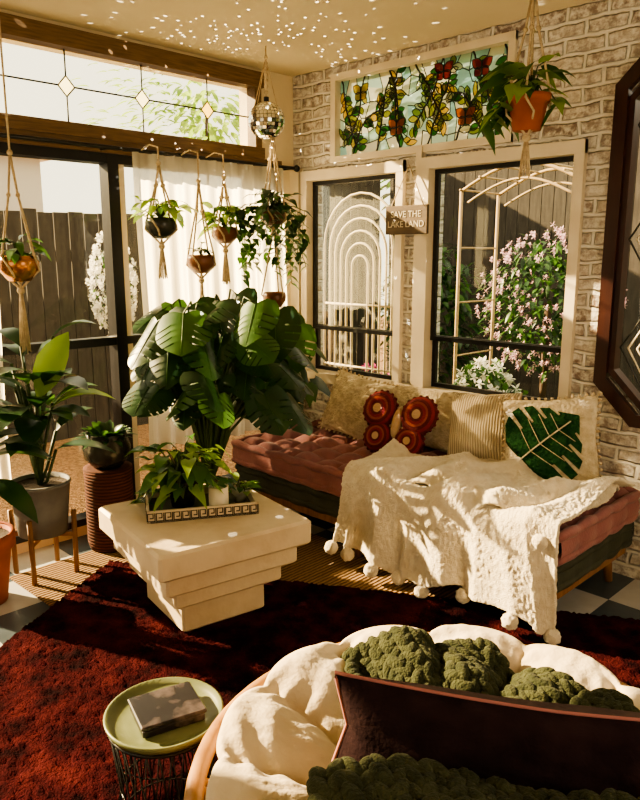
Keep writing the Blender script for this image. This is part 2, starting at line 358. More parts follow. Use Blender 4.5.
def stained():
    b=MB(); x0,x1,z0,z1=SG
    b.bx(x0-.03,x0+.01,-.02,.05,z0-.03,z1+.03,M_trimw); b.bx(x1-.01,x1+.03,-.02,.05,z0-.03,z1+.03,M_trimw)
    b.bx(x0-.03,x1+.03,-.021,.05,z1-.01,z1+.03,M_trimw); b.bx(x0-.03,x1+.03,-.021,.05,z0-.03,z0+.01,M_trimw)
    nx,nz=15,6
    P={}
    for i in range(nx+1):
        for j in range(nz+1):
            dx=0 if i in(0,nx) else U(-.03,.03); dz=0 if j in(0,nz) else U(-.026,.026)
            P[i,j]=(x0+(x1-x0)*i/nx+dx,z0+(z1-z0)*j/nz+dz)
    for i in range(nx):
        for j in range(nz):
            q=[P[i,j],P[i+1,j],P[i+1,j+1],P[i,j+1]]
            b.add([(x,.03,z) for x,z in q],[(0,1,2,3)],rnd.choice([S_pale,S_pale,S_aqua,S_cream,S_cream,S_cream]),False)
            if i>0 and rnd.random()<.75: b.tube([(P[i,j][0],.028,P[i,j][1]),(P[i,j+1][0],.028,P[i,j+1][1])],.003,M_lead,4)
            if j>0 and rnd.random()<.6: b.tube([(P[i,j][0],.028,P[i,j][1]),(P[i+1,j][0],.028,P[i+1,j][1])],.003,M_lead,4)
    def fl(x,z,a,L,w,mt,y=.024):
        pts=[]
        for k in range(12):
            t=k/6; s=t if t<=1 else 2-t; h=w*.5*math.sin(pi*min(1,s))**.8*(1 if t<=1 else -1)
            pts.append((x+math.cos(a)*L*s-math.sin(a)*h,z+math.sin(a)*L*s+math.cos(a)*h))
        if any(not(x0<p[0]<x1 and z0<p[1]<z1) for p in pts): return
        b.add([(p[0],y,p[1]) for p in pts],[tuple(range(12))],mt,False)
        b.tube([(p[0],y-.002,p[1]) for p in pts],.0028,M_lead,4,closed=True)
    for k in range(13):
        x=x0+.03+k*.094; z=z0 if k%2 else z1; pts=[]; a=1.0 if k%2 else -1.0
        if k%3==2: a=pi-a
        for i in range(13):
            pts.append((max(x0+.01,min(x1-.01,x)),.02,min(z1-.01,max(z0+.01,z)))); x+=.022*math.cos(a); z+=.038*math.sin(a); a+=U(-.4,.4)
            if i>0:
                for q in(1,-1):
                    if rnd.random()<.75: fl(x,z,a+q*U(.5,1.3),U(.05,.085),U(.028,.042),rnd.choice([S_grn,S_grn,S_olive,S_olive,S_yel,S_cream]),.024-.0004*i)
        b.tube(pts,.006,M_lead,4)
    for (x,z,mt) in ((.58,2.50,S_yel),(.86,2.27,S_org),(1.18,2.52,S_red),(1.33,2.27,S_org),(1.42,2.5,S_red)):
        for a,L in ((.6,.075),(2.5,.075),(-.7,.055),(3.85,.055)): fl(x,z,a,L,.05,mt,.015)
        b.tube([(x,.013,z-.035),(x,.013,z+.035)],.005,M_lead,5)
    b.build('stained_glass_panel')
stained()
def transom():
    b=MB(); z0,z1=2.20,2.57; y0,y1=-4.5,-.335
    b.bx(-.05,.035,y0-.1,y1+.06,z1-.005,H-.025,M_wood); b.bx(-.05,.035,y0-.1,y1+.06,z0-.055,z0+.01,M_wood)
    b.bx(-.05,.03,y1-.01,y1+.04,z0,z1,M_wood)
    b.bx(-.03,-.026,y0,y1,z0,z1,M_glass)
    zc=2.39
    ys=[-.673-.44*k for k in range(9)]
    for y in ys:
        b.tube([(-.02,y,z0),(-.02,y,zc-.05)],.0045,M_lead,4); b.tube([(-.02,y,zc+.05),(-.02,y,z1)],.0045,M_lead,4)
        q=[(-.02,y,zc-.05),(-.02,y+.045,zc),(-.02,y,zc+.05),(-.02,y-.045,zc)]
        b.add(q,[(0,1,2,3)],S_yel if abs(y+.673)<.01 else S_cream,False); b.tube(q,.0055,M_lead,4,closed=True)
    e=[y1]+ys+[y0]
    for i in range(len(e)-1):
        a=e[i]-(.045 if i else 0); c=e[i+1]+(.045 if i<len(e)-2 else 0)
        b.tube([(-.02,a,zc),(-.02,c,zc)],.0045,M_lead,4)
    b.build('window_3')
transom()
def slider():
    b=MB()
    y0,y1=-4.5,-.12
    b.bx(-.09,.01,y0,y1,.06,.10,M_black); b.bx(-.09,.01,y0,y1,2.03,2.08,M_black)
    for y in (-1.33,-2.62,-3.7): b.bx(-.08,.012,y-.035,y+.03,.06,2.08,M_black)
    b.bx(-.08,.0,-.18,-.12,.06,2.08,M_black); b.bx(-.08,0,-4.5,-4.44,.06,2.08,M_black)
    b.bx(-.07,.0,-1.30,-1.26,.06,2.08,M_trimw)
    b.bx(-.07,.005,y0,y1,1.055,1.10,M_black)
    b.bx(-.045,-.04,y0,y1,.08,2.05,M_glass)
    b.build('door_1')
slider()
b=MB(); b.bx(.0,.02,-4.5,-.12,2.08,2.145,M_wood); b.build('trim_3')
def curtain(name,y0,y1,zb,freq,seed):
    b=MB(); r=random.Random(seed); ph=[r.uniform(0,6) for _ in range(4)]
    def fn(u,v):
        y=y0+(y1-y0)*u; z=2.09-(2.09-zb)*v
        a=.016+.018*v
        x=.085+a*math.sin(u*freq+ph[0])+a*.5*math.sin(u*freq*2.3+ph[1]+v)
        return (x,y+.01*math.sin(v*5+ph[2]),z+ .01*math.sin(u*9)*v)
    b.grid(fn,110,14,M_sheer); return b.build(name)
curtain('sheer_curtain',-1.25,-.16,.42,52,1); curtain('sheer_curtain',-2.16,-2.02,.42,12,2)
b=MB(); b.tube([(.085,-3.0,2.1),(.085,-.06,2.1)],.011,M_black,8); b.ball((.085,-.05,2.1),.022,M_black)
for y in(-.1,-1.4,-2.7): b.bx(.0,.085,y-.008,y+.008,2.09,2.105,M_black)
b.build('curtain_rod')
def octwin():
    b=MB()
    def ring(i,y0,y1,wd,mt):
        x0,x1,z0,z1=OX0+i,OX1-i,OZ0+i,OZ1-i; c=OC
        o=[(x0+c,z0),(x1-c,z0),(x1,z0+c),(x1,z1-c),(x1-c,z1),(x0+c,z1),(x0,z1-c),(x0,z0+c)]
        x0+=wd;x1-=wd;z0+=wd;z1-=wd
        c=OC-wd*.59
        n=[(x0+c,z0),(x1-c,z0),(x1,z0+c),(x1,z1-c),(x1-c,z1),(x0+c,z1),(x0,z1-c),(x0,z0+c)]
        vs=[(x,y0,z) for x,z in o]+[(x,y0,z) for x,z in n]+[(x,y1,z) for x,z in o]+[(x,y1,z) for x,z in n]
        fs=[]
        for k in range(8):
            q=(k+1)%8; fs+=[(k,q,8+q,8+k),(16+k,24+k,24+q,16+q),(k,16+k,16+q,q),(8+k,8+q,24+q,24+k)]
        b.add(vs,fs,mt,False); return n
    ring(-.045,-.035,.02,.060,M_woodd); n=ring(.012,-.015,.05,.03,M_woodd)
    b.add([(x,.02,z) for x,z in n],[tuple(range(8))],M_glass,False)
    xc=(OX0+OX1)/2
    for zc in (1.12,1.62,2.12):
        for xx in (OX0+.17,OX0+.17+.29,xc+.29):
            for s,rr in((.19,.006),(.13,.006),(.06,.005)):
                q=[(xx,.01,zc-s),(xx+s*.6,.01,zc),(xx,.01,zc+s),(xx-s*.6,.01,zc)]; b.tube(q,rr,M_trimw if s<.15 else M_lead,4,closed=True)
    for xx in (OX0+.315,xc+.145,OX1-.12): b.tube([(xx,.01,OZ0+.06),(xx,.01,OZ1-.06)],.005,M_lead,4)
    b.build('window_4')
octwin()

# ---------------------------------------------------------------- rugs
b=MB(); b.rbox(0,2.45,0,1.42,.0,.008,M_jute,.003); b.build('jute_rug',(.26,-2.16,0.001),.03)
def rug():
    b=MB()
    L,W=3.0,2.7
    def fn(u,v): return (L*u,-W*v,.015+.004*math.sin(u*31)*math.sin(v*27)+U(-.006,.006))
    b.grid(fn,280,250,M_rug)
    b.bx(0,L,-W,0,.0,.006,M_rug)
    return b.build('persian_rug',(.47,-1.73,.010),math.atan2(.515,.857))
rug()

# ---------------------------------------------------------------- coffee table
def table():
    b=MB(); s=.345
    b.rbox(-s,s,-s,s,.315,.425,M_plaster,.012)
    b.rbox(-s+.045,s-.045,-s+.045,s-.045,.225,.316,M_plaster,.01)
    b.rbox(-s+.095,s-.095,-s+.095,s-.095,.140,.226,M_plaster,.01)
    b.rbox(-s+.15,s-.15,-s+.15,s-.15,.0,.141,M_plaster,.01)
    return b.build('coffee_table',(1.185,-1.66,.026),-.17)
table(); TZ=.451
TC=(1.10,-1.60)
def tray():
    b=MB(); w,d,h=.235,.16,.052
    b.bx(-w,w,-d,d,0,.008,M_trayd)
    for (x0,x1,y0,y1) in((-w,w,-d,-d+.012),(-w,w,d-.012,d),(-w,-w+.012,-d,d),(w-.012,w,-d,d)): b.bx(x0,x1,y0,y1,0,h,M_trayl)
    strips=[(0,.95,0,.1),(0,.12,0,1),(0,.75,.9,1),(.63,.75,.35,1),(.3,.75,.35,.47),(.83,.95,0,1)]
    n=13; cw=2*w/n; k=.036
    for i in range(n):
        for yy in(-d-.0015,d):
            for (a,c,e,f) in strips: b.bx(-w+cw*(i+a),-w+cw*(i+c),yy,yy+.0015,.008+k*e,.008+k*f,M_trayd)
    n=9; cw=2*d/n
    for i in range(n):
        for xx in(-w-.0015,w):
            for (a,c,e,f) in strips: b.bx(xx,xx+.0015,-d+cw*(i+a),-d+cw*(i+c),.008+k*e,.008+k*f,M_trayd)
    b.build('serving_tray',(TC[0]+.015,TC[1]-.02,TZ),1.05)
tray()
def potprof(r0,r1,h,rim=.008):
    return [(0,0),(r0,0),(r0+(r1-r0)*.5,h*.5),(r1,h-rim*2),(r1+rim*.5,h-rim*2),(r1+rim*.5,h),(r1-rim,h),(r1-rim,h-.02),(0,h-.02)]
def pot(b,c,r0,r1,h,mt,n=24):
    P=potprof(r0,r1,h); b.lathe(P,[mt]*(len(P)-2)+[M_soil],n,c)
def bushy(b,c,n,spread,L,w,mts,kind='heart',zr=(0,.15),dz=(-.4,.6),stem=.003,droop=.5):
    c=Vector(c)
    for i in range(n):
        a=U(0,2*pi); q=U(.25,1)*spread; e=c+V(math.cos(a)*q,math.sin(a)*q,U(*zr))
        mid=c+(e-c)*.5+V(0,0,.25*spread+.02)
        b.tube([c,mid,e],stem,M_stem,4)
        d=V(math.cos(a+U(-.6,.6)),math.sin(a+U(-.6,.6)),U(*dz)); k=U(.7,1.15)
        b.leaf(e,d,L*k,w*k,rnd.choice(mts),kind,droop,.2,U(-.5,.5))
b=MB(); pot(b,(0,0,0),.05,.066,.12,M_darkpot); bushy(b,(0,0,.11),80,.17,.085,.060,[M_leafM,M_leafM,M_leafL,M_leafL],zr=(-.02,.17),droop=.6)
for i in range(9):
    a=2.6+U(-1.9,1.9); pts=[V(0,0,.12)+V(math.cos(a),math.sin(a),0)*.030*j+V(0,0,-.012*j*j*.35+.03*min(j,2)) for j in range(8)]
    pts=[V(p.x,p.y,max(p.z,.03)) for p in pts]
    b.tube(pts,.0025,M_stem,4)
    for p in pts[2:]: b.leaf(p,(U(-1,1),U(-1,1),U(0,.5)),.07,.048,rnd.choice([M_leafM,M_leafL]),'heart',.4)
b.build('potted_pothos',(TC[0]-.045,TC[1]-.07,TZ+.008))
b=MB(); b.lathe([(0,0),(.040,0),(.043,.01),(.043,.105),(.039,.105),(.038,.095),(0,.095)],[M_wax]*4+[M_jar]+[M_wax],24); b.tube([(0,0,.095),(0.001,0,.11)],.0015,M_wire,5)
b.build('glass_candle',(TC[0]+.120,TC[1]+.005,TZ+.008))
b=MB(); pot(b,(0,0,0),.025,.034,.055,M_jar); bushy(b,(0,0,.045),18,.05,.085,.034,[M_leafL,M_leafM],'lance',(0,.05),(.2,1),.002,.3)
b.build('potted_succulent',(TC[0]+.10,TC[1]+.14,TZ+.008))

# ---------------------------------------------------------------- daybed
X0,X1,Y0,Y1=.34,2.42,-.82,-.06
def daybed():
    b=MB()
    for x in(X0+.08,1.3,X1-.10):
        for y in(Y0+.07,Y1-.07):
            b.tube([(x,y,.17),(x+(.02 if x>1.5 else -.02 if x<1 else 0),y-(.02 if y<-.4 else -.02),0.0)],[.03,.018],M_woodm,10)
    b.rbox(X0+.01,X1-.02,Y0+.02,Y0+.055,.15,.20,M_woodm,.006); b.rbox(X0+.01,X1-.02,Y1-.055,Y1-.02,.15,.20,M_woodm,.006)
    b.rbox(X0+.01,X0+.045,Y0+.055,Y1-.055,.15,.20,M_woodm,.006); b.rbox(X1-.055,X1-.02,Y0+.055,Y1-.055,.15,.20,M_woodm,.006)
    b.bx(X0+.04,X1-.05,Y0+.05,Y1-.05,.18,.195,M_woodm)
    def matt(z0,z1,mt,tuft,ins):
        x0,x1,y0,y1=X0+ins,X1-ins,Y0+ins,Y1-ins; h=z1-z0
        c=.165
        def top(u,v):
            x=x0+(x1-x0)*u; y=y0+(y1-y0)*v
            e=min(u*(x1-x0),(1-u)*(x1-x0),v*(y1-y0),(1-v)*(y1-y0))
            ed=min(1,e/.05)**.5
            nx=round((x1-x0)/c); ny=round((y1-y0)/c)
            t=(abs(math.sin(pi*nx*u))*abs(math.sin(pi*ny*v)))**.5
            return (x,y,z0+h*.66+ (h*.38)*ed*(1-tuft+tuft*t)+.008*math.sin(x*17+y*9))
        b.grid(top,190,64,mt)
        def side(p0,p1):
            p0=Vector(p0);p1=Vector(p1);dd=(p1-p0);n=V(dd.y,-dd.x,0).normalized(); Ln=dd.length
            def fn(u,v):
                bul=math.sin(pi*v)*.018*(.55+.45*abs(math.sin(pi*u*Ln/.16)))
                p=p0+dd*u+n*bul; return (p.x,p.y,z0+h*.78*v)
            b.grid(fn,int(Ln/.02),8,mt)
        C=[(x0,y0,0),(x1,y0,0),(x1,y1,0),(x0,y1,0)]
        for i in range(4): side(C[i],C[(i+1)%4])
        for zz,rr in((z0+h*.82,.024),(z0+.022,.022)):
            pts=[];rs=[]
            for i in range(4):
                p=Vector(C[i]);q=Vector(C[(i+1)%4]);k=int((q-p).length/.012)
                for j in range(k):
                    w=p+(q-p)*j/k; pts.append((w.x,w.y,zz+.004*math.sin(j*.4))); rs.append(rr*(.78+.26*abs(math.sin(j*.25))))
            b.tube(pts,rs,mt,8,closed=True)
    matt(.195,.325,M_futon,.4,.015); matt(.325,.475,M_pink,.85,0)
    b.build('daybed')
daybed()
ST=.47
# ---------------------------------------------------------------- pillows
def psurf(w,h,T):
    def z(u,v): return T*max(0,(1-u*u)*(1-v*v))**.42
    def xy(u,v): return (w*.5*u*(1-.07*(1-abs(v))*abs(u)**3), h*.5*v*(1-.07*(1-abs(u))*abs(v)**3))
    return z,xy
def pillow(name,loc,w,h,T,mt,rot,pipe=None,extra=None,rough=0,back=None,bend=0):
    b=MB(); z,xy=psurf(w,h,T); n=26
    for s in(1,-1):
        def fn(a,c):
            u,v=2*a-1,2*c-1; x,y=xy(u,v); k=1+rough*math.sin(u*9+v*4)*math.cos(v*11)
            return (x,y-bend*(1-u*u),s*z(u,v)*k)
        b.grid(fn,n,n,mt if s>0 or not back else back)
    if pipe:
        pts=[]
        for k in range(4*16):
            q=k//16;t=(k%16)/16*2-1
            u,v=[(t,-1),(1,t),(-t,1),(-1,-t)][q]; x,y=xy(u,v); pts.append((x,y-bend*(1-u*u),0))
        b.tube(pts,.0045,pipe,6,closed=True)
    if extra: extra(b,z,xy)
    return b.build(name,loc,rot=rot)
R=math.radians
def fringe(b,z,xy):
    for i in range(60):
        q=i//15;t=(i%15)/15*2-1
        u,v=[(t,-1),(1,t),(-t,1),(-1,-t)][q]; x,y=xy(u,v); b.tube([(x,y,0),(x*1.06,y*1.06,U(-.01,.01))],[.006,.008],M_rope,5)
def leafapp(b,z,xy):
    ang=R(38); ca,sa=math.cos(ang),math.sin(ang)
    st=[(-.66,.18),(-.70,.72),(-.50,.95),(-.32,.98),(-.30,.52),(-.24,.52),(-.22,1.0),(-.03,.98),(-.01,.48),(.04,.48),(.06,.92),(.24,.82),(.26,.38),(.31,.38),(.33,.68),(.49,.54),(.51,.26),(.55,.26),(.57,.36),(.85,.02)]
    vs=[];fs=[]
    for t,wd in st:
        for k in range(-5,6):
            q=wd*k/5; tt=t-.12*abs(q)*(1 if wd>.3 else .3)+ (.16*abs(q) if t>-.5 else 0)
            u=(tt*ca-q*sa)*.98; v=(tt*sa+q*ca)*.98; u=max(-.93,min(.93,u));v=max(-.93,min(.93,v))
            x,y=xy(u,v); vs.append((x,y,z(u,v)+.006))
    for i in range(len(st)-1):
        for k in range(10): fs.append((i*11+k,i*11+k+1,i*11+k+12,i*11+k+11))
    b.add(vs,fs,M_leafapp)
    pts=[]
    for k in range(10):
        t=-.85+1.5*k/9;u=t*ca*.98;v=t*sa*.98;x,y=xy(u,v);pts.append((x,y,z(u,v)+.009))
    b.tube(pts,.0035,M_creamtx,5)
    for t in(-.40,-.15,.1,.33):
        for s in(1,-1):
            pts=[]
            for k in range(6):
                q=s*.60*(1-max(0,t))*k/5; tt=t+abs(q)*.25; u=(tt*ca-q*sa);v=(tt*sa+q*ca);x,y=xy(u,v);pts.append((x,y,z(u,v)+.009))
            b.tube(pts,.0018,M_creamtx,4)
pillow('fringed_cushion',(.80,-.22,ST+.175),.46,.38,.085,M_creamtx,(R(68),R(8),R(4)),extra=fringe,rough=.12)
pillow('cream_cushion',(1.22,-.15,ST+.175),.56,.34,.07,M_creamtx,(R(74),0,R(-3)),rough=.08)
pillow('cable_knit_cushion',(1.66,-.20,ST+.185),.40,.39,.08,M_knit,(R(72),R(-6),R(6)),rough=.05)
pillow('leaf_cushion',(2.07,-.27,ST+.205),.45,.43,.085,M_creamtx,(R(70),R(-8),R(18)),extra=lambda b,z,xy:(fringe(b,z,xy),leafapp(b,z,xy)))
def crochet():
    b=MB()
    def rosette(x,y,r):
        P=[(0,.045),(.13,.046),(.24,.044),(.38,.046),(.52,.040),(.64,.042),(.8,.036),(.92,.022),(1,0),(.9,-.022),(0,-.04)]
        mts=[M_crcream,M_crcream,M_maroon,M_crpink,M_orange,M_maroon,M_crpink,M_maroon,M_maroon,M_maroon]
        b.lathe([(a*r,z*r/.08*.7) for a,z in P],mts,24,(x,y,0))
        for k in range(18):
            a=2*pi*k/18; b.ball((x+r*.97*math.cos(a),y+r*.97*math.sin(a),0),.011,M_maroon,8,5)
    rosette(-.125,.065,.108); rosette(.125,.06,.110); rosette(-.10,-.09,.088); rosette(.10,-.09,.09)
    b.ball((0,.0,0),.05,M_crcream,14,8,(.6,1.8,.7))
    b.build('crochet_butterfly_cushion',(1.22,-.37,ST+.17),rot=(R(66),0,R(8)))
crochet()
# ---------------------------------------------------------------- fleece throw
def throw():
    b=MB()
    def path(t,yb):
        Lt=abs(-.855-yb); Ld=.42
        s=t*(Lt+Ld)
        if s<Lt-.03: return yb-s, ST+.03
        if s<Lt+.03:
            a=(s-(Lt-.03))/.06*pi/2; return (-.825-.04*math.sin(a), ST+.03-.04*(1-math.cos(a)))
        return (-.868, ST-.012-(s-Lt-.03))
    def ridge(x):
        s=math.sin(x); return (1-abs(s))*2-1
    def fn(u,v):
        yb=-.46+.30*u+.03*math.sin(u*9)
        y,z=path(v,yb)
        x=1.27+1.17*u + .05*math.sin(v*3.2+u*4)*v - .02*v*(1-u)
        hang=max(0,(ST-z)/.4)
        w=u+.035*math.sin(v*5)
        f=ridge(w*11+.5)*.6+ridge(w*19+2)*.35+math.sin(w*9+2)*.3
        y-= hang**.5*(.055*f+.05)
        top=1-min(1,hang*4)
        z+= top*(.028*ridge(w*9+v*2)+.018*ridge(v*7+u*5)+.036+.014*math.sin(v*8-u*13))
        z+= hang*(.075*math.sin(u*10.5+.4)+.04*math.sin(u*21+2))
        z=max(z,.060)
        x+=hang*.04*math.sin(u*22+1)
        return (x,y,z)
    b.grid(fn,200,80,M_fleece)
    def fn2(u,v):
        x=1.66+.72*u+.03*math.sin(v*6); y=-.22-.60*v+.05*math.sin(u*8)
        z=ST+.085+.030*ridge(u*6+v*2.5)+.018*ridge(v*6-u*4)+.012*math.sin(u*17+v*8)
        e=min(u,1-u,v,1-v)/.12; z-= .065*(1-min(1,e)); return (x,y,z)
    b.grid(fn2,80,60,M_fleece)
    for u in(.0,.12,.27,.38,.52,.68,.84,.985):
        p=Vector(fn(u,1)); c=(p.x,p.y-.01,max(.042,p.z-.028)); r=.027
        b.ball(c,r,M_fleece,16,12)
        b.tube([p,c],.005,M_fleece,5)
    b.ball((2.36,-.865,ST-.04),.028,M_fleece,16,12)
    ob=b.build('pompom_throw_blanket'); 
    md=ob.modifiers.new('s','SOLIDIFY'); md.thickness=.016; md.offset=0
    tx=bpy.data.textures.new('fl','CLOUDS'); tx.noise_scale=.014
    sb=ob.modifiers.new('sub','SUBSURF'); sb.levels=1; sb.render_levels=1
    dm=ob.modifiers.new('d','DISPLACE'); dm.texture=tx; dm.strength=.013; dm.mid_level=.5
throw()

# ---------------------------------------------------------------- papasan
PC=(2.895,-2.205,0)
RI=pi/4
RC=.555
def zc(r): return .255+.20*(r/RC)**2
def thk(r,th):
    A=abs(math.sin(6*th))**.5
    if r<.17: f=.35+.5*abs(math.sin(pi*(r/.17)))**.5
    else: f=max(0,math.sin(pi*(min(r,RC)-.17)/(RC-.17)))**.5
    return .012+.098*f*(.22+.78*A)
def ctop(x,y):
    r=min(RC-.005,math.hypot(x,y)); return zc(r)+thk(r,math.atan2(y,x))
def papasan():
    b=MB(); nr=60
    for s in(1,-.7):
        def fn(u,v):
            th=2*pi*u; r=RC*v
            t=thk(r,th) if v<.999 else 0
            seam=1-abs(math.sin(6*th))
            wr=.007*seam*math.sin(r*95+3*math.sin(th*6))+.003*math.sin(r*60+th*9)+.0025*math.sin(r*31+th*41)*math.sin(th*23-r*50)
            rr=r*(1+.06*(abs(math.sin(6*th))**.5-1)*v)
            return (rr*math.cos(th),rr*math.sin(th),zc(r)+s*t+wr*(v<.97))
        b.grid(fn,320,nr,M_cream,wrap=True)
    def ringp(r,z,n=64): return [(r*math.cos(2*pi*k/n),r*math.sin(2*pi*k/n),z) for k in range(n)]
    b.tube(ringp(.58,.415),.021,M_rattan,10,closed=True)
    b.tube(ringp(.50,.31),.012,M_rattan,8,closed=True); b.tube(ringp(.30,.17),.016,M_rattan,8,closed=True)
    b.tube(ringp(.36,.018),.018,M_rattan,8,closed=True)
    for k in range(24):
        a=2*pi*k/24
        for d in(.35,-.35):
            b.tube([(.58*math.cos(a),.58*math.sin(a),.415),(.5*math.cos(a+d*.4),.5*math.sin(a+d*.4),.31),(.30*math.cos(a+d),.30*math.sin(a+d),.17)],.009,M_rattan,6)
    for k in range(12):
        a=2*pi*k/12
        for d in(.3,-.3): b.tube([(.30*math.cos(a),.30*math.sin(a),.17),(.36*math.cos(a+d),.36*math.sin(a+d),.02)],.011,M_rattan,6)
    b.build('papasan_chair',(PC[0],PC[1],.014),RI)
papasan()
def knitpatch(b,surf,rows,cols,sw,r):
    for i in range(rows):
        for j in range(cols):
            u=(i+.5)/rows; v=(j+.5)/cols
            p=Vector(surf(u,v)); pu=Vector(surf(min(1,u+.02),v))-p; pv=Vector(surf(u,min(1,v+.02)))-p
            pu.normalize(); pv.normalize(); n=pu.cross(pv).normalized()
            if n.z<0 : n=-n
            for sgn in(1,-1):
                d=(pv*.86+pu*sgn*-.5).normalized(); q=n.cross(d).normalized()
                Mx=Matrix((( d.x,q.x,n.x,0),(d.y,q.y,n.y,0),(d.z,q.z,n.z,0),(0,0,0,1))); 
                c=p+pu*sgn*sw*.25+n*(r*.4+U(-.005,.005))
                b.ball((0,0,0),r*U(.88,1.08),M_knitg,12,8,(1.6,.85,.85),Matrix.Translation(c)@Mx)
def blanket():
    b=MB()
    def s1(u,v):
        x=-.25+.66*u*(1-.42*v)+.03*math.sin(v*5)+.04*v; y=.04+.38*v
        z=ctop(x,y)+.030+.03*math.sin(u*8+.8)*math.sin(v*5+.5)+.07*math.exp(-((u-.5)**2)*12)*math.sin(pi*min(1,v+.15))
        return (x,y,z)
    knitpatch(b,s1,13,14,.052,.022)
    def s2(u,v):
        x=-.32+1.05*u; y=-.17-.36*v+.05*math.sin(u*7)-.06*u
        z=.515+.035*math.sin(u*11+1)*math.cos(v*4)+.025*math.sin(u*5)+.04*v
        return (x,y,z)
    knitpatch(b,s2,19,10,.056,.025)
    def s3(u,v):
        x=-.32+.95*u; y=-.16+.05*math.sin(u*7)-.06*u-.02*v
        return (x,y,.51-.12*v+.025*math.sin(u*5))
    knitpatch(b,s3,16,3,.056,.024)
    b.build('chunky_knit_blanket',(PC[0],PC[1],.015),RI)
blanket()
c=Vector((PC[0],PC[1],0))+Matrix.Rotation(RI,3,'Z')@V(.17,-.07,.55)
pillow('lumbar_cushion',tuple(c),.92,.23,.095,M_purple,(R(88),R(2),RI-R(9)),pipe=M_trimp,back=M_mauve,bend=.02,rough=.05)
# ---------------------------------------------------------------- side table
def sidetable():
    b=MB(); h=.385
    b.lathe([(0,h-.012),(.10,h-.012),(.142,h-.006),(.148,h+.012),(.143,h+.014),(.135,h+.002),(.10,h-.002),(0,h-.002)],M_greenplate,48)
    n=32
    def rg(r,z,rad=.003): b.tube([(r*math.cos(2*pi*k/n),r*math.sin(2*pi*k/n),z) for k in range(n)],rad,M_wire,6,closed=True)
    rg(.135,h-.016,.005); rg(.15,.006,.005); rg(.115,.2)
    for z in(.30,.10): rg(.124,z,.002)
    for k in range(28):
        a=2*pi*k/28; b.tube([(.135*math.cos(a),.135*math.sin(a),h-.016),(.115*math.cos(a+.15),.115*math.sin(a+.15),.2),(.15*math.cos(a+.3),.15*math.sin(a+.3),.006)],.0022,M_wire,4)
        b.tube([(.135*math.cos(a),.135*math.sin(a),h-.016),(.115*math.cos(a-.15),.115*math.sin(a-.15),.2),(.15*math.cos(a-.3),.15*math.sin(a-.3),.006)],.0022,M_wire,4)
    b.build('wire_side_table',(2.225,-2.53,.028))
    b=MB(); b.rbox(-.078,.078,-.066,.066,0,.022,M_marble,.004); b.rbox(-.082,.082,-.070,.070,.023,.034,M_marble,.003)
    b.build('trinket_box',(2.23,-2.525,.028+h-.002),RI+.5)
sidetable()
# ---------------------------------------------------------------- floor plants
def rubber():
    b=MB()
    pot(b,(0,0,.22),.115,.14,.26,M_grey,32)
    for k in range(4):
        a=pi/4+k*pi/2; b.tube([(.155*math.cos(a),.155*math.sin(a),.33),(.15*math.cos(a),.15*math.sin(a),0)],.013,M_woodm,8)
    b.bx(-.15,.15,-.012,.012,.20,.222,M_woodm,Matrix.Rotation(pi/4,4,'Z')); b.bx(-.15,.15,-.012,.012,.20,.221,M_woodm,Matrix.Rotation(-pi/4,4,'Z'))
    for i in range(30):
        a=2*pi*i*.382+U(-.3,.3); h=.58+U(.02,.40)+.009*i; r=U(.03,.12); e=V(r*math.cos(a),r*math.sin(a),h)
        b.tube([(0,0,.45),(e.x*.4,e.y*.4,h*.75),e],.008,M_stem,6)
        L=U(.24,.34); b.leaf(e,(math.cos(a),math.sin(a),U(.1,1.1)),L,L*.46,rnd.choice([M_leafD,M_leafD,M_leafD,M_leafM]),'lance',.45,.22)
    b.leaf((.10,-.02,.90),(.30,.35,1),.38,.16,M_leafL,'lance',.1,.2,1.2); b.leaf((.06,.06,.84),(.5,.9,.7),.36,.16,M_leafL,'lance',.5,.3)
    b.build('potted_rubber_plant',(.33,-2.0,0))
rubber()
b=MB(); pot(b,(0,0,0),.11,.15,.32,M_terra,32); b.lathe([(.146,.26),(.162,.26),(.162,.325),(.146,.325)],M_terra,32)
for i in range(24):
    a=U(0,2*pi); e=V(.1*math.cos(a),.1*math.sin(a),U(.45,1.0)); b.tube([(0,0,.3),e],.005,M_stem,5)
    b.leaf(e,(math.cos(a),math.sin(a),U(-.1,.8)),U(.2,.3),.13,rnd.choice([M_leafD,M_leafD,M_leafM]),'lance',.5,.2)
b.build('terracotta_planter',(.41,-2.34,.002))
b=MB()
b.lathe([(0,0),(.115,0),(.125,.04),(.123,.38),(.127,.44),(.10,.44),(0,.44)],M_basket,32)
b.build('woven_drum_stool',(.26,-1.60,0.012))
b=MB(); b.lathe([(0,0),(.07,0),(.115,.05),(.125,.11),(.10,.17),(.105,.185),(.095,.185),(.09,.16),(0,.16)],[M_darkpot]*7+[M_soil],32)
for i in range(110):
    a=U(0,2*pi); b.leaf((.05*math.cos(a),.05*math.sin(a),.15),(math.cos(a),math.sin(a),U(.3,2.5)),U(.08,.16),.036,rnd.choice([M_leafM,M_leafD,M_leafD]),'lance',.4)
b.build('glazed_planter',(.26,-1.60,.453))
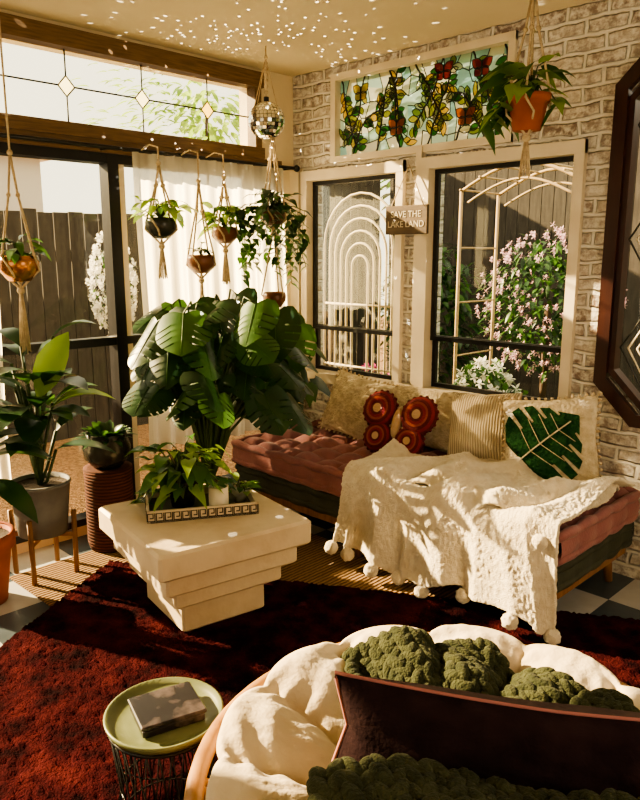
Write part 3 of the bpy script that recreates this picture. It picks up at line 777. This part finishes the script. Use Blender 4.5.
def monstera(name,loc,n,hr,spread,potr=.15,bias=(0,0)):
    b=MB(); pot(b,(0,0,0),potr*.8,potr,potr*1.8,M_darkpot,32); z0=potr*1.7
    for i in range(n):
        a=2*pi*i*.618+U(-.2,.2); q=spread*math.sqrt(U(.04,1)); e=V(q*math.cos(a)+bias[0],q*math.sin(a)+bias[1],U(*hr))
        e.x=max(e.x,-loc[0]+.24)
        b.tube([(0,0,z0),(e.x*.3,e.y*.3,z0+(e.z-z0)*.6),(e.x*.8,e.y*.8,e.z+.03),e],[.010,.008,.006,.005],M_stem,6)
        aa=math.atan2(-.7,.7)+U(-.95,.95)
        d=V(math.cos(aa),math.sin(aa),0)*.7+V(e.x-bias[0],e.y-bias[1],0)*1.1; d.z=-U(.35,1.3); L=U(.17,.27)
        b.split(e,d,L,L*U(.92,1.1),rnd.choice([M_leafD,M_leafD,M_leafD,M_leafM]),.12,U(-.55,.55),M_leafM)
    b.build(name,loc)
monstera('potted_monstera',(.42,-1.06,0),78,(.80,1.34),.44,.15,(.02,.10))
b=MB(); pot(b,(0,0,.0),.09,.12,.24,M_terra)
for i in range(54):
    a=U(0,2*pi); q=U(.02,.28); e=V(q*math.cos(a)+.08,q*math.sin(a)+.06,U(.76,1.20)); e.x=max(e.x,-.02); e.y=min(e.y,.28)
    b.tube([(0,0,.22),(e.x*.3,e.y*.3,e.z*.6),e],.005,M_stem,5)
    aa=-.8+U(-1.2,1.2); b.leaf(e,(math.cos(aa),math.sin(aa),-U(.5,1.4)),U(.11,.18),U(.09,.14),rnd.choice([M_leafD,M_leafM,M_leafD]),'heart',.2,-.1,U(-.4,.4))
b.build('potted_philodendron',(.19,-.45,0))
# ---------------------------------------------------------------- hanging planters
def hanger(b,r,zt,zrim,zbot,tas,n=4):
    for k in range(n):
        a=2*pi*k/n+.4
        b.tube([(0,0,zt),(.3*r*math.cos(a),.3*r*math.sin(a),zt-(zt-zrim)*.4),(1.06*r*math.cos(a),1.06*r*math.sin(a),zrim),(1.02*r*math.cos(a+.4),1.02*r*math.sin(a+.4),(zrim*.5+zbot*.5)),(.2*r*math.cos(a+.8),.2*r*math.sin(a+.8),zbot-.01),(0,0,zbot-.03)],.0055,M_rope,5)
        b.ball((.3*r*math.cos(a),.3*r*math.sin(a),zt-(zt-zrim)*.4),.011,M_rope,8,6)
    b.ball((0,0,zbot-.035),.018,M_rope,10,6); b.ball((0,0,zt),.014,M_rope,8,6)
    for k in range(12):
        a=2*pi*k/12; b.tube([(0.004*math.cos(a),.004*math.sin(a),zbot-.03),(.015*math.cos(a),.015*math.sin(a),zbot-.03-tas*.5),(.022*math.cos(a),.022*math.sin(a),zbot-.03-tas*U(.88,1))],.004,M_rope,4)
def hang(name,x,y,z,r,topz,tas,pm,hookz,fill,shape='bowl'):
    b=MB()
    if shape=='bowl': prof=[(0,-r*.8),(r*.55,-r*.75),(r*.95,-r*.2),(r,.2*r),(r*.9,.5*r),(r*.82,.5*r),(r*.85,.3*r),(0,.3*r)]
    else: prof=[(0,-r*.9),(r*.68,-r*.9),(r*.92,.35*r),(r*1.05,.35*r),(r*1.08,.7*r),(r*.95,.7*r),(r*.92,.45*r),(0,.45*r)]
    b.lathe(prof,[pm]*6+[M_soil],28)
    hanger(b,r,topz-z,r*.45,-r*.85,tas)
    b.tube([(0,0,hookz-z),(0,0,topz-z)],.005,M_rope,5)
    if hookz<2.2: b.tube([(0,0,hookz-z),(-.08,0,hookz-z+.02),(-.16,0,hookz-z)],.004,M_rope,5)
    fill(b,r); return b.build(name,(x,y,z))
def fern(n,L,w,sp,mts,kind='lance',dz=(-.2,1),zz=(0,.08)):
    return lambda b,r: bushy(b,(0,0,r*.4),n,sp,L,w,mts,kind,zz,dz,.0025,.6)
hang('hanging_planter',.27,-1.215,1.70,.084,2.02,.18,M_darkpot,2.10,fern(34,.11,.048,.11,[M_leafM,M_leafL,M_leafL],'lance',(-.2,1),(0,.10)))
hang('hanging_planter',.25,-.95,1.51,.080,1.95,.42,M_brownpot,2.10,fern(10,.07,.035,.04,[M_leafD]))
hang('hanging_planter',.27,-.79,1.67,.072,1.98,.20,M_brownpot,2.10,fern(38,.11,.055,.09,[M_leafM,M_leafL,M_leafL],'heart',(-.2,1),(0,.12)))
hang('hanging_planter',.27,-1.99,1.50,.092,2.0,.30,M_copper,H,fern(18,.11,.045,.06,[M_leafD,M_leafM,M_leafM]))
def terrafill(b,r):
    bushy(b,(0,0,r*.6),34,.13,.12,.075,[M_leafM,M_leafM,M_leafL],'heart',(0,.13),(-.3,.7),.003,.5)
    for a,n in((3.6,9),(4.0,6),(.5,4),(3.2,7),(2.8,5)):
        pts=[V(.95*r*math.cos(a),.95*r*math.sin(a),r*.7)+V(math.cos(a)*.012*j,math.sin(a)*.012*j,.01-.016*j) for j in range(n)]
        b.tube(pts,.003,M_stem,4)
        for p in pts[1:]: b.leaf(p,(U(-1,1),U(-1,1),U(-.6,.2)),.10,.065,rnd.choice([M_leafM,M_leafL]),'heart',.5)
hang('hanging_terracotta_planter',1.98,-.48,2.15,.088,H-.02,.17,M_terra,H,terrafill,'pot')
def twotier():
    b=MB(); r=.07
    P=[(0,-r*.8),(r*.55,-r*.75),(r*.95,-r*.2),(r,.2*r),(r*.9,.5*r),(r*.82,.5*r),(r*.85,.3*r),(0,.3*r)]
    b.lathe(P,[M_brownpot]*6+[M_soil],28,(0,0,0)); b.lathe(P,[M_brownpot]*6+[M_soil],28,(0.0,0,-.47))
    hanger(b,r,.50,.03,-.06,.02)
    for k in range(3):
        a=2*pi*k/3; b.tube([(0,0,-.08),(r*1.1*math.cos(a),r*1.1*math.sin(a),-.45),(.2*r*math.cos(a+.5),.2*r*math.sin(a+.5),-.53),(0,0,-.56)],.005,M_rope,5)
    for k in range(8):
        a=2*pi*k/8; b.tube([(0,0,-.56),(.016*math.cos(a),.016*math.sin(a),-.80)],.0035,M_rope,4)
    bushy(b,(0,0,.02),40,.13,.075,.052,[M_leafD,M_leafM],'heart',(0,.12),(-.4,.5),.0025,.5)
    for i in range(26):
        a=U(0,2*pi); n=rnd.randint(8,20); k=U(.11,.20)
        pts=[V(k*min(1,j/3)*math.cos(a)+.008*math.sin(j+i),k*min(1,j/3)*math.sin(a)+.008*math.cos(j*1.3),.05-.026*max(0,j-2)) for j in range(n)]
        b.tube(pts,.002,M_stem,4)
        for p in pts[1:]:
            aa=U(0,2*pi); b.leaf(p,(math.cos(aa),math.sin(aa),U(-.9,0)),U(.045,.065),.042,rnd.choice([M_leafD,M_leafM,M_leafM]),'heart',.3)
    b.build('hanging_pothos',(.43,-.56,1.77))
twotier()
def disco():
    b=MB(); r=.103; m=16
    b.ball((0,0,0),r*.97,M_lead,24,12)
    for i in range(m):
        t0=pi*i/m;t1=pi*(i+1)/m; n=max(4,int(30*math.sin((t0+t1)/2)))
        for j in range(n):
            a0=2*pi*(j+.06)/n;a1=2*pi*(j+.94)/n; tt0=t0+.012;tt1=t1-.012
            vs=[V(r*math.sin(t)*math.cos(a),r*math.sin(t)*math.sin(a),r*math.cos(t)) for t,a in((tt0,a0),(tt1,a0),(tt1,a1),(tt0,a1))]
            c=sum(vs,V(0,0,0))/4; 
            Rm=Matrix.Rotation(U(-.05,.05),3,V(U(-1,1),U(-1,1),U(-1,1)).normalized())
            b.add([c+Rm@(v-c) for v in vs],[(0,1,2,3)],M_mirror,False)
    b.lathe([(0,.10),(.015,.10),(.015,.125),(0,.125)],M_black,12)
    b.tube([(0,0,.12),(0,0,H-2.29)],.005,M_rope,5)
    for k in range(7): b.ball((0,0,.15+.03*k),.012,M_rope,8,6)
    for k in range(4):
        a=pi/2*k; b.tube([(0,0,.33),(.109*math.cos(a),.109*math.sin(a),.0),(0.02*math.cos(a),.02*math.sin(a),-.115)],.003,M_rope,4)
    b.build('disco_ball',(.41,-.585,2.29))
disco()
def sign():
    b=MB(); b.rbox(-.15,.15,-.01,.01,-.08,.08,M_signw,.003)
    b.tube([(-.12,0,.07),(0,.012,.30),(.12,0,.07)],.0035,M_rope,5)
    s=b.build('hanging_wood_sign',(1.01,-.06,1.745))
    for i,tx in enumerate(('SAVE THE','LAKE LAND')):
        cu=bpy.data.curves.new('lettering','FONT'); cu.body=tx; cu.size=.05; cu.align_x='CENTER'; cu.extrude=.001; cu.materials.append(M_signt)
        o=bpy.data.objects.new('lettering_%d'%(i+1),cu); bpy.context.scene.collection.objects.link(o); o.parent=s
        o.location=(0,-.0115,.015-.055*i); o.rotation_euler=(pi/2,0,0)
sign()
# ---------------------------------------------------------------- outdoors
b=MB(); b.bx(-16,-.14,-12,12,-.2,-.1,M_mulch); b.build('garden_ground')
b=MB(); b.bx(-.14,14,.14,12,-.2,-.1,M_grass); b.build('lawn')
def fence(name,p0,p1,h):
    b=MB(); p0=Vector(p0);p1=Vector(p1); L=(p1-p0).length; n=int(L/.14); a=math.atan2(p1.y-p0.y,p1.x-p0.x)
    for i in range(n): b.bx(i*.14,i*.14+.132,0,.02,0,h+U(-.015,.015),M_fence)
    b.bx(0,L,.02,.06,h*.8,h*.8+.08,M_fence); b.bx(0,L,.02,.06,h*.25,h*.25+.08,M_fence)
    b.build(name,(p0.x,p0.y,-.1),a)
fence('garden_fence',(-2.5,-2.6,0),(-2.5,1.5,0),2.02)
fence('garden_fence',(-2.5,1.6,0),(-2.5,3.85,0),3.05)
fence('garden_fence',(-2.4,3.9,0),(6,3.9,0),3.05)
b=MB(); b.bx(-7,-6.4,-6,1.2,-.1,2.85,M_house); b.bx(-7.2,-6.2,-6.2,1.4,2.85,2.98,M_trimw); b.build('neighbour_house')
def bush(name,loc,r,n,lm,fm,nf,sc=(1,1,1),L=.10,fr=.03,inner=.55):
    b=MB(); b.tube([(0,0,-loc[2]-.1),(0,0,0)],.03,M_bark,6)
    for i in range(n):
        p=V(rnd.gauss(0,1),rnd.gauss(0,1),rnd.gauss(0,1)).normalized()*r*U(inner,1); p=V(p.x*sc[0],p.y*sc[1],p.z*sc[2])
        b.leaf(p,(p.x+U(-.3,.3),p.y+U(-.3,.3),U(-.5,.5)),L*U(.7,1.3),L*.5,rnd.choice(lm),'oval',.3)
    for i in range(nf):
        p=V(rnd.gauss(0,1),rnd.gauss(0,1),rnd.gauss(0,1)).normalized()*r*U(.92,1.08); p=V(p.x*sc[0],p.y*sc[1],p.z*sc[2])
        for k in range(5):
            a=2*pi*k/5; b.leaf(p,(math.cos(a),U(-.5,.5),math.sin(a)),fr,fr*.7,fm,'oval',0)
    b.build(name,loc)
bush('flowering_bush',(.68,2.3,1.15),.60,1300,[M_leafD,M_leafD,M_leafM],M_blossom,420,(1,.7,1),.08,.030)
bush('flowering_bush',(-1.1,-.75,1.35),.16,160,[M_leafD,M_leafM],M_white,260,(1,1,2.2),.06,.03)
bush('white_flower_shrub',(.93,.95,.62),.20,260,[M_leafM,M_leafD],M_white,60,(.9,1,1),.08,.045)
bush('white_flower_shrub',(1.35,.62,.60),.13,120,[M_leafM],M_white,40,(1.0,1,1),.07,.045)
bush('pink_flower_shrub',(.05,.75,.50),.2,200,[M_leafM,M_leafD],M_magenta,40,(1.2,1,1),.08,.04)
bush('garden_shrub',(-1.0,2.9,.9),.65,900,[M_leafD,M_leafM],M_blossom,0,(1.0,.7,1.2),.12)
bush('garden_tree',(-9.6,6.4,4.5),1.5,500,[M_leafL,M_leafL,M_leafL],M_white,0,(1,2.0,.7),.26,inner=.2)
bush('garden_tree',(-1.2,6.4,3.3),1.7,2400,[M_leafD,M_leafM],M_white,0,(2.3,.7,1),.28)
def trellis():
    b=MB()
    def U_(hw,zt,zb):
        pts=[(-hw,0,zb),(-hw,0,zt-hw)]+[(-hw*math.cos(pi*k/12),0,zt-hw+hw*math.sin(pi*k/12)) for k in range(1,12)]+[(hw,0,zt-hw),(hw,0,zb)]
        b.tube(pts,.009,M_ivory,6)
    for k in range(6): U_(.35-.055*k,1.97-.085*k,-.1)
    for z in(.3,.75,1.2): b.tube([(-.34,0,z),(.34,0,z)],.009,M_ivory,6)
    b.build('arched_garden_trellis',(.20,.45,0))
trellis()
def arbor():
    b=MB()
    for x in(.0,.95):
        for y in(0,.5): b.tube([(x,y,-.1),(x,y,2.0)],.013,M_tan,8)
    for y in(0,.5):
        b.tube([(.95*k/12,y,2.0+.16*math.sin(pi*k/12)) for k in range(13)],.012,M_tan,8)
        b.tube([(.06+.83*k/12,y,1.92+.14*math.sin(pi*k/12)) for k in range(13)],.009,M_tan,8)
    for k in range(7): 
        x=.95*k/6; z=2.0+.16*math.sin(pi*k/6); b.tube([(x,-.02,z+.01),(x,.52,z+.01)],.008,M_tan,6)
    for z in(.4,.8,1.2,1.6): b.tube([(0,0,z),(0,.5,z)],.007,M_tan,5); b.tube([(.95,0,z),(.95,.5,z)],.007,M_tan,5)
    b.build('garden_arbor',(.55,1.15,0))
arbor()
# ---------------------------------------------------------------- lights
w=bpy.data.worlds.new('World'); bpy.context.scene.world=w; w.use_nodes=True; nt=w.node_tree; nt.nodes.clear()
o=nt.nodes.new('ShaderNodeOutputWorld'); bg=nt.nodes.new('ShaderNodeBackground'); bg.inputs[0].default_value=(1,.87,.62,1); bg.inputs[1].default_value=3.0
nt.links.new(bg.outputs[0],o.inputs[0])
def light(name,kind,loc,energy,col,target=None,**k):
    l=bpy.data.lights.new(name,kind); l.energy=energy; l.color=col
    for a,v in k.items(): setattr(l,a,v)
    ob=bpy.data.objects.new(name,l); bpy.context.scene.collection.objects.link(ob); ob.location=loc
    if target is not None: ob.rotation_euler=(Vector(target)-Vector(loc)).to_track_quat('-Z','Y').to_euler()
    return ob
light('sun','SUN',(-8,-3,4),38,(1,.73,.40),(-8+.86,-3+.34,4-.42),angle=.012)
light('warm_fill_light','AREA',(4.6,-1.8,1.5),10,(1,.78,.50),(1.5,-1.2,.9),shape='RECTANGLE',size=1.5,size_y=1.1)  # added warm fill lamp, out of view by the right wall
sp=light('sparkle_gobo_lamp','POINT',(.55,-.70,2.16),14,(1,.9,.7),shadow_soft_size=.002)  # added lamp beside the ball; its voronoi spots imitate the mirror reflections
l=sp.data; l.use_nodes=True; nt=l.node_tree; em=[n for n in nt.nodes if n.type=='EMISSION'][0]
tc=N(nt,'ShaderNodeTexCoord'); vo=N(nt,'ShaderNodeTexVoronoi'); vo.inputs['Scale'].default_value=15
cm=N(nt,'ShaderNodeMath',operation='LESS_THAN'); cm.inputs[1].default_value=.14; mu=N(nt,'ShaderNodeMath',operation='MULTIPLY'); mu.inputs[1].default_value=18
nt.links.new(tc.outputs['Normal'],vo.inputs['Vector']); nt.links.new(vo.outputs['Distance'],cm.inputs[0]); nt.links.new(cm.outputs[0],mu.inputs[0]); nt.links.new(mu.outputs[0],em.inputs['Strength'])
try: bpy.context.scene.view_settings.look='AgX - Medium High Contrast'
except Exception: pass
# ---------------------------------------------------------------- camera
cd=bpy.data.cameras.new('Camera'); cam=bpy.data.objects.new('Camera',cd); bpy.context.scene.collection.objects.link(cam)
cam.location=(3.65,-3.40,1.55); cam.rotation_euler=(R(90-11.4),0,R(45)); cd.sensor_fit='HORIZONTAL'; cd.sensor_width=36; cd.lens=36*720/640; cd.clip_start=.05
bpy.context.scene.camera=cam
